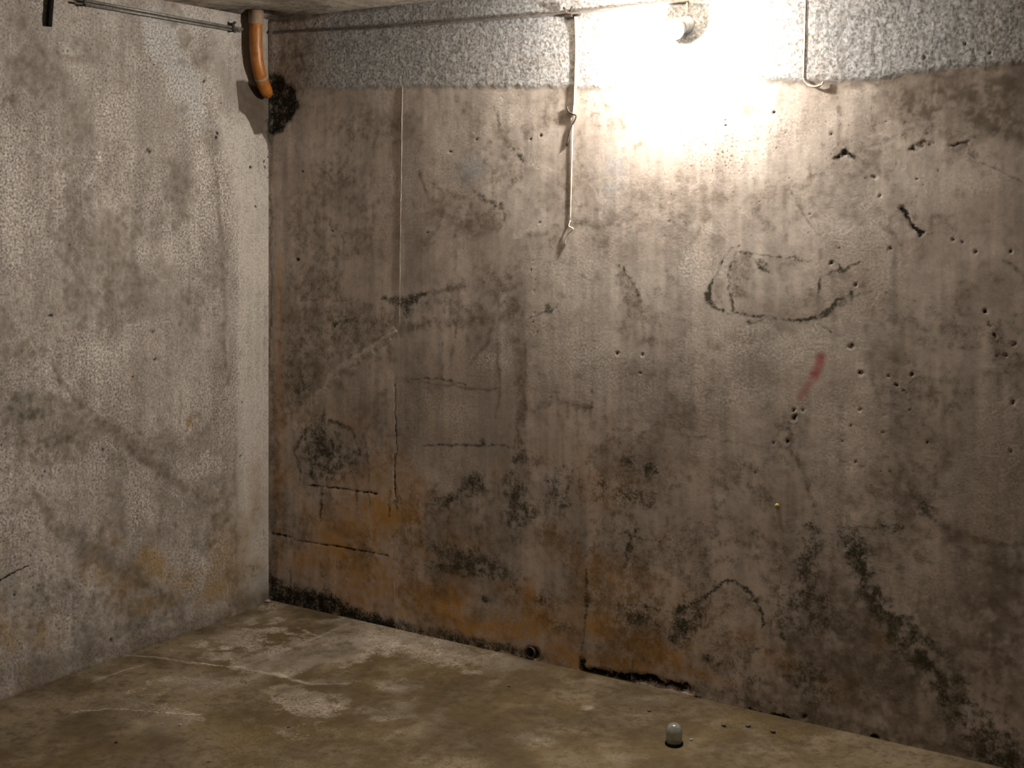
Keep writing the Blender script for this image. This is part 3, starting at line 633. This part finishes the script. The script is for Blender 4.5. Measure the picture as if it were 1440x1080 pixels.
def lathe(bm, prof, seg=24, mat=Matrix()):
    rings = []
    for r, z in prof:
        if r < 1e-6: rings.append([bm.verts.new(mat @ Vector((0, 0, z)))])
        else: rings.append([bm.verts.new(mat @ Vector((r * math.cos(2 * math.pi * k / seg), r * math.sin(2 * math.pi * k / seg), z))) for k in range(seg)])
    for a, b in zip(rings, rings[1:]):
        for k in range(seg):
            k2 = (k + 1) % seg
            if len(a) == 1 and len(b) == 1: continue
            if len(a) == 1: f = bm.faces.new((a[0], b[k2], b[k]))
            elif len(b) == 1: f = bm.faces.new((a[k], a[k2], b[0]))
            else: f = bm.faces.new((a[k], a[k2], b[k2], b[k]))
            f.smooth = True
def box(bm, c, s, rot=None):
    m = Matrix.Translation(c) @ (rot or Matrix()) @ Matrix.Diagonal((*s, 1))
    r = bmesh.ops.create_cube(bm, size=1, matrix=m)
    bmesh.ops.bevel(bm, geom=list({e for v in r['verts'] for e in v.link_edges}), offset=min(s) * .18, segments=2, affect='EDGES')
def mk(name, bm, mat, parent=None, origin=None):
    if origin is not None: bmesh.ops.translate(bm, verts=bm.verts, vec=-Vector(origin))
    bmesh.ops.recalc_face_normals(bm, faces=bm.faces)
    me = bpy.data.meshes.new(name); bm.to_mesh(me); bm.free(); me.materials.append(mat)
    o = bpy.data.objects.new(name, me); COL.objects.link(o)
    if origin is not None and parent is None: o.location = origin
    if parent is not None: o.parent = parent
    return o
def thing(name, label, cat, loc=(0, 0, 0), group=None):
    o = bpy.data.objects.new(name, None); COL.objects.link(o); o.location = loc; o.empty_display_size = .05
    return tag(o, label, cat, group)
def tag(o, label, cat, group=None):
    o['label'] = label; o['category'] = cat
    if group: o['group'] = group
    return o
def smooth_path(pts, n=8):
    P = [Vector(p) for p in pts]; P = [P[0] * 2 - P[1]] + P + [P[-1] * 2 - P[-2]]; out = []
    for i in range(1, len(P) - 2):
        for k in range(n):
            t = k / n
            out.append(.5 * ((2 * P[i]) + (P[i + 1] - P[i - 1]) * t + (2 * P[i - 1] - 5 * P[i] + 4 * P[i + 1] - P[i + 2]) * t * t + (-P[i - 1] + 3 * P[i] - 3 * P[i + 1] + P[i + 2]) * t ** 3))
    out.append(P[-2]); return out

M_ORANGE = simple('orange_pvc', (.45, .165, .024), (.26, .092, .018), .42, scale=30, bump=.05, spec=.5)
M_COLLAR = simple('dusty_pvc', (.34, .24, .17), (.26, .18, .12), .7, scale=40)
M_STEEL = simple('dull_galvanised_steel', (.30, .29, .26), (.17, .16, .14), .5, .35, 60, .15)
M_DARKPIPE = simple('painted_conduit', (.27, .25, .23), (.16, .145, .13), .55, .0, 50, .15)
M_BLACK = simple('black_rubber', (.006, .0055, .005), (.010, .009, .008), .85, 0, 40, .1, .15)
M_CABLE = simple('cream_cable_sheath', (.60, .56, .48), (.46, .42, .35), .5, 0, 30, .05)
M_WIRE = simple('pale_wire', (.62, .59, .53), (.45, .42, .37), .5, 0, 30, .05)
M_SOCKET = simple('white_porcelain', (.55, .55, .55), (.48, .48, .48), .35, 0, 20, .0)
M_CLIP = simple('rusty_clip', (.09, .075, .06), (.045, .035, .03), .7, .3, 60, .2)
M_STONE = simple('concrete_crumb', (.16, .13, .10), (.08, .065, .05), .9, 0, 60, .5)
M_PLUG = simple('yellow_plastic', (.55, .43, .14), (.42, .32, .10), .5, 0, 40, .1)
M_SEAM = simple('mortar_fin', (.34, .31, .27), (.25, .22, .19), .85, 0, 80, .3)

# ------------------------------------------------------------------ bare bulb by the back wall
BULB_OFF = .078
pb = on_back(949, 41, BULB_OFF)
M_BULB, t_, bs_ = new_mat('lit_bulb_dome')
bs_.inputs['Base Color'].default_value = (.9, .88, .84, 1); bs_.inputs['Emission Color'].default_value = (*BULB_COLOR, 1); bs_.inputs['Emission Strength'].default_value = BULB_STRENGTH
aim = Vector((-.07, -.93, -.32)).normalized()                  # the bulb juts from the wall into the room
tilt = Vector((0, 0, -1)).rotation_difference(aim).to_matrix().to_4x4()
lamp = thing('wall_bulb', 'lit bare light bulb in white socket jutting from the back wall', 'lamp', tuple(pb))
bm = bmesh.new()
lathe(bm, [(0, -.030), (.0092, -.0286), (.0176, -.0243), (.0243, -.0176), (.0286, -.0092), (.0298, -.003)], 28, tilt); mk('light_dome', bm, M_BULB, lamp)
bm = bmesh.new(); lathe(bm, [(.0298, -.003), (.0310, -.0035), (.0312, .002), (.0300, .010), (.0240, .024), (.0165, .036), (.0140, .040), (0, .040)], 28, tilt); mk('unseen_light_shield', bm, M_SOCKET, lamp)  # unseen opaque shell, shaped and aimed to cut light on the near wall
bm = bmesh.new(); lathe(bm, [(.0, .040), (.0128, .040), (.0134, .043), (.0128, .045), (.0134, .048), (.0, .050)], 24, tilt); mk('screw_base', bm, M_STEEL, lamp)
bm = bmesh.new(); lathe(bm, [(.0150, .042), (.0200, .041), (.0212, .046), (.0205, .062), (.017, .070), (.0, .071), (.0, .056), (.0150, .053), (.0150, .042)], 28, tilt); mk('socket', bm, M_SOCKET, lamp)
rear = tilt @ Vector((0, 0, .069))
bm = bmesh.new(); lathe(bm, [(0, -.014), (.018, -.014), (.025, -.010), (.028, -.005), (.028, .004), (0, .004)], 24, Matrix.Translation(Vector((rear.x, BULB_OFF - .0035, rear.z))) @ Matrix.Rotation(-math.pi / 2, 4, 'X')); mk('wall_rose', bm, M_SOCKET, lamp)
cu = Vector(on_back(966, 1.5, .009)) - Vector(pb)
bm = bmesh.new(); tube(bm, smooth_path([Vector((rear.x, BULB_OFF - .010, rear.z + .018)), Vector((rear.x + .006, BULB_OFF - .014, rear.z + .040)), cu], 6), .0032, 10); mk('cord', bm, M_WIRE, lamp)

# ------------------------------------------------------------------ orange drain pipe in the corner
pa = Vector((.052, -.122, 0)); zt = ROOM_Z + .02
drain = thing('drain_pipe', 'orange plastic drain pipe bending from ceiling into the wall corner', 'pipe', (pa.x, pa.y, 0))
end = on_back(379, 133, .014); e = Vector((.016, -.020, float(end[2])))
z0 = 2.17
path = [(pa.x, pa.y, ROOM_Z + .02), (pa.x, pa.y, 2.24), (pa.x, pa.y, z0)] + smooth_path([(pa.x, pa.y, z0), (pa.x - .001, pa.y + .010, 2.11), (pa.x - .007, pa.y + .036, 2.055), (.034, -.052, 2.015), tuple(e)], 6)[1:]
bm = bmesh.new(); tube(bm, [Vector(p) - Vector((pa.x, pa.y, 0)) for p in path], [.0245] * (len(path) - 5) + [.0238, .0228, .0215, .020, .018], 24); mk('bent_pipe', bm, M_ORANGE, drain)
bm = bmesh.new(); lathe(bm, [(.0245, 2.258), (.0275, 2.258), (.0285, 2.262), (.0285, ROOM_Z + .02), (.0245, ROOM_Z + .02)], 24); mk('collar', bm, M_COLLAR, drain)
i = len(path) - 13
def ring_at(i, hw, r):
    a, b = Vector(path[i]), Vector(path[i + 1]); tn = (b - a).normalized(); o = Vector((pa.x, pa.y, 0)); c = a - o
    bm = bmesh.new(); tube(bm, [c - tn * hw, c - tn * hw * .6, c + tn * hw * .6, c + tn * hw], [r - .002, r, r, r - .002], 24); return bm
mk('joint_band', ring_at(i, .006, .0262), M_COLLAR, drain)

# ------------------------------------------------------------------ twin conduits along the left wall, clips
def conduit(name, mat, pts, r, label, group=None):
    bm = bmesh.new(); tube(bm, pts, r, 10)
    o = mk(name, bm, mat, None, Vector(pts[0])); return tag(o, label, 'conduit', group)
offl = .018
cl0, cl1 = on_left(100, -3, offl), on_left(341, 41, offl)
conduit('steel_conduit', M_STEEL, [tuple(cl0), tuple(cl1)], .0052, 'upper of two thin steel conduits along the top of left wall', 'conduits on the left wall')
d0, d1 = on_left(104, 3.5, offl), on_left(338, 44.5, offl)
conduit('steel_conduit', M_STEEL, [tuple(d0), tuple(d1)], .0042, 'lower of two thin steel conduits along the top of left wall', 'conduits on the left wall')
def clip(x, y, label, wall):
    p = on_left(x, y, 0) if wall == 'l' else on_back(x, y, 0)
    t = thing('pipe_clip', label, 'clip', tuple(p))
    bm = bmesh.new(); box(bm, Vector((.012, 0, 0)), (.030, .012, .034)); mk('bracket', bm, M_CLIP, t)
    bm = bmesh.new(); tube(bm, [(.026, 0, -.017), (.034, 0, -.017)], .005, 10); mk('screw', bm, M_CLIP, t)
    bm = bmesh.new(); tube(bm, [(.026, 0, .017), (.034, 0, .017)], .005, 10); mk('screw', bm, M_CLIP, t)
    return t
clip(322, 39, 'small dark pipe clip holding conduits beside the orange pipe', 'l')
clip(113, 2, 'small dark pipe clip holding conduits at top left edge', 'l')

# conduit along the back wall to the lamp
offb = .009
pts = [on_back(x, y, offb) for x, y in ((384, 46.0), (560, 36.5), (700, 26), (806, 18), (928, 4.5), (968, 1.5))]
conduit('wall_conduit', M_DARKPIPE, [tuple(p) for p in pts], .0052, 'grey conduit running along the back wall towards the bulb')
pts = [on_back(x, y, .015) for x, y in ((972, 4), (1050, .5), (1110, -3))]
tag(mk('lamp_wire', (lambda b: (tube(b, [tuple(p) for p in pts], .0022, 8), b)[1])(bmesh.new()), M_WIRE, None, Vector(pts[0])), 'thin pale wire leading right from bulb along the render', 'wire')

# bracket and hanging cable
pc = on_back(803, 18, 0)
br = thing('conduit_bracket', 'forked dark metal bracket where cable drops from conduit', 'bracket', tuple(pc))
bm = bmesh.new(); box(bm, Vector((0, -.010, -.012)), (.030, .020, .010)); mk('saddle', bm, M_CLIP, br)
for sx in (-1, 1):
    bm = bmesh.new(); tube(bm, [(sx * .006, -.018, .000), (sx * .013, -.019, .010), (sx * .018, -.020, .017)], .0038, 8); mk('prong', bm, M_CLIP, br)
bm = bmesh.new(); tube(bm, [(.012, -.014, -.012), (.034, -.012, -.014), (.044, -.010, -.012)], .0035, 8); mk('screw', bm, M_CLIP, br)
cab = thing('hanging_cable', 'cream cable hanging down the back wall from the bracket', 'cable', tuple(pc))
def rel(x, y, off): return Vector(on_back(x, y, off)) - Vector(pc)
bm = bmesh.new(); tube(bm, smooth_path([rel(809, 24, .010), rel(810, 50, .0055), rel(810, 80, .005), rel(809, 110, .005), rel(808, 140, .004), rel(806, 162, .004)], 5), [.0046] * 11 + [.0042] * 10 + [.0034] * 5, 10); mk('sheath', bm, M_CABLE, cab)
bm = bmesh.new(); tube(bm, smooth_path([rel(806, 158, .004), rel(805, 190, .003), rel(804, 230, .003), rel(803, 270, .003), rel(802, 312, .003)], 5), .0018, 8); mk('core_wire', bm, M_WIRE, cab)
bm = bmesh.new(); tube(bm, smooth_path([rel(797, 150, .004), rel(800, 157, .006), rel(805, 160, .0085), rel(810, 163, .007), rel(808, 170, .005), rel(803, 180, .004), rel(797, 205, .003)], 5), .0028, 8); mk('tie', bm, M_CLIP, cab)
bm = bmesh.new(); tube(bm, smooth_path([rel(802, 310, .004), rel(800, 318, .008), rel(806, 322, .008), rel(798, 330, .006), rel(794, 345, .004)], 5), .0022, 8); mk('frayed_end', bm, M_CABLE, cab)

# thin wire with a hooked end, right of the bulb
pw = on_back(1132, -6, .012)
hw = thing('hanging_wire', 'thin pale wire hanging down render right of bulb, curled end', 'wire', tuple(pw))
def relw(x, y, off): return Vector(on_back(x, y, off)) - Vector(pw)
bm = bmesh.new(); tube(bm, smooth_path([relw(1133, -6, .0045), relw(1132, 40, .0045), relw(1131, 80, .0045), relw(1130, 112, .004)], 5), .0014, 8); mk('strand', bm, M_WIRE, hw)
bm = bmesh.new(); tube(bm, smooth_path([relw(1130, 111, .006), relw(1135, 118, .007), relw(1145, 122, .008), relw(1154, 120, .007), relw(1158, 115, .006)], 5), [.0018] * 6 + [.0034] * 9 + [.0025] * 6, 10); mk('curled_end', bm, M_CABLE, hw)

# black hose stub at the top left
ph = on_left(70, -30, .014)
hose = thing('hose_stub', 'short black rubber hose hanging at top left edge of left wall', 'hose', tuple(ph))
def rell(x, y, off): return Vector(on_left(x, y, off)) - Vector(ph)
bm = bmesh.new(); tube(bm, smooth_path([rell(73, -34, .014), rell(71.5, 0, .014), rell(70, 20, .013), rell(69, 37, .012)], 5), .0100, 16); mk('tube', bm, M_BLACK, hose)
bm = bmesh.new(); box(bm, rell(72, -22, .008), (.022, .014, .020)); mk('wall_bracket', bm, M_CLIP, hose)

# formwork seam: thin fin of mortar on the back wall
def seam(pts, r, off, label):
    bm = bmesh.new(); q = []
    rn = random.Random(3)
    for (x0, y0), (x1, y1) in zip(pts, pts[1:]):
        n = max(2, int(abs(y1 - y0) / 7))
        for k in range(n): q.append(Vector(on_back(x0 + (x1 - x0) * k / n, y0 + (y1 - y0) * k / n, off)) + Vector((rn.uniform(-.0008, .0008), 0, 0)))
    q.append(Vector(on_back(*pts[-1], off)))
    tube(bm, q, [r * rn.uniform(.25, 1.25) * (1 - .45 * k / len(q)) for k, _ in enumerate(q)], 7)
    o = mk('formwork_seam', bm, M_SEAM, None); o.parent = W_BACK; o['label'] = label; return o
seam([(566, 122), (565, 170), (564, 260), (563, 330), (562, 440), (562, 466)], .0021, .0008, 'thin pale mortar fin')
seam([(554, 818), (555, 860)], .0020, .001, 'short pale mortar fin near floor')

# ------------------------------------------------------------------ small things
# upturned little glass on the floor
M_GLASS, tg, bg = new_mat('cloudy_glass')
n_ = tg.noise(tg.n.new('ShaderNodeTexCoord').outputs['Object'], 60, 4)
tg.link(tg.mix(tg.rng(n_, .4, .6, 0, 1), (.80, .82, .77), (.62, .66, .60)), bg.inputs['Base Color'])
bg.inputs['Transmission Weight'].default_value = .72; bg.inputs['Roughness'].default_value = .18; bg.inputs['IOR'].default_value = 1.45
pg = on_floor(948, 1046, .001)
jar = thing('glass_jar', 'small cloudy glass jar upside down on floor near the back wall', 'jar', tuple(pg))
bm = bmesh.new(); lathe(bm, [(.0225, .006), (.0238, .018), (.0240, .030), (.0228, .042), (.0185, .052), (.0105, .0585), (0, .0605), (0, .057), (.0095, .0552), (.0165, .0495), (.0200, .041), (.021, .030), (.0208, .018), (.0200, .006), (.0225, .006)], 28); mk('body', bm, M_GLASS, jar)
bm = bmesh.new(); lathe(bm, [(.0205, 0), (.0262, 0), (.0268, .002), (.0262, .005), (.0240, .0065), (.0205, .0065), (.0205, 0)], 28); mk('rim', bm, M_BLACK, jar)

# yellow plug in the wall
pp = on_back(1093, 711, 0)
bm = bmesh.new(); lathe(bm, [(0, .0045), (.0035, .0042), (.0065, .003), (.007, .001), (.005, -.004), (.004, -.02), (0, -.02)], 14, Matrix.Rotation(math.pi / 2, 4, 'X'))
tag(mk('wall_plug', bm, M_PLUG, None), 'tiny yellow plastic plug stuck in the back wall', 'plug').location = tuple(pp)

# pipe stub end low in the back wall
ps = on_back(746, 917, 0)
bm = bmesh.new(); lathe(bm, [(.016, -.03), (.020, -.03), (.020, .006), (.016, .006), (.016, -.03)], 20, Matrix.Rotation(math.pi / 2, 4, 'X'))
tag(mk('pipe_stub', bm, M_CLIP, None), 'dark round pipe end set low in the back wall', 'pipe').location = tuple(ps)

# crumbs of concrete on the floor
rc = random.Random(8)
CRUMBS = [(1052, 1022, 6, 'dark crumb on floor right of the glass jar, near the wall'), (1018, 1021, 5, 'dark crumb on floor just right of the glass jar'),
          (1087, 1030, 5, 'rightmost dark crumb on floor along the back wall'), (913, 1000, 4, 'small crumb on floor above the glass jar'),
          (972, 1041, 4, 'tiny pale brown crumb on floor right beside the glass jar'), (595, 957, 3.5, 'dark crumb in middle of floor below the mortar seam'),
          (253, 1020, 3.5, 'dark crumb on floor below the long pale crack line'), (164, 1044, 4, 'dark crumb on floor near bottom left'),
          (406, 1023, 3.5, 'dark crumb on floor in the brown patch left of centre'), (716, 966, 4, 'dark crumb on floor below the pipe end in the wall'),
          (155, 903, 6, 'pale lump of mortar at foot of the left wall'), (380, 836, 6, 'pale lump of mortar in the floor corner')]
for x, y, r, lb in CRUMBS:
    p = on_floor(x, y, 0); rr = .65 * r * depth(p) / F
    if y == 836: p = np.array([.02, -.025, .0])
    bm = bmesh.new(); bmesh.ops.create_icosphere(bm, subdivisions=2, radius=1)
    sx, sy, sz = rr * rc.uniform(.8, 1.3), rr * rc.uniform(.8, 1.2), rr * rc.uniform(.5, .75)
    for v in bm.verts:
        q = v.co; k = 1 + .22 * math.sin(q.x * 5.1 + r) * math.cos(q.y * 4.3 + x) + .12 * math.sin(q.z * 7 + y)
        v.co = Vector((q.x * k * sx, q.y * k * sy, q.z * k * sz + sz * .75))
    o = mk('concrete_crumb', bm, M_SEAM if 'pale' in lb else M_STONE, None); o.location = (p[0], p[1], .0)
    tag(o, lb, 'crumb', 'crumbs on the floor')
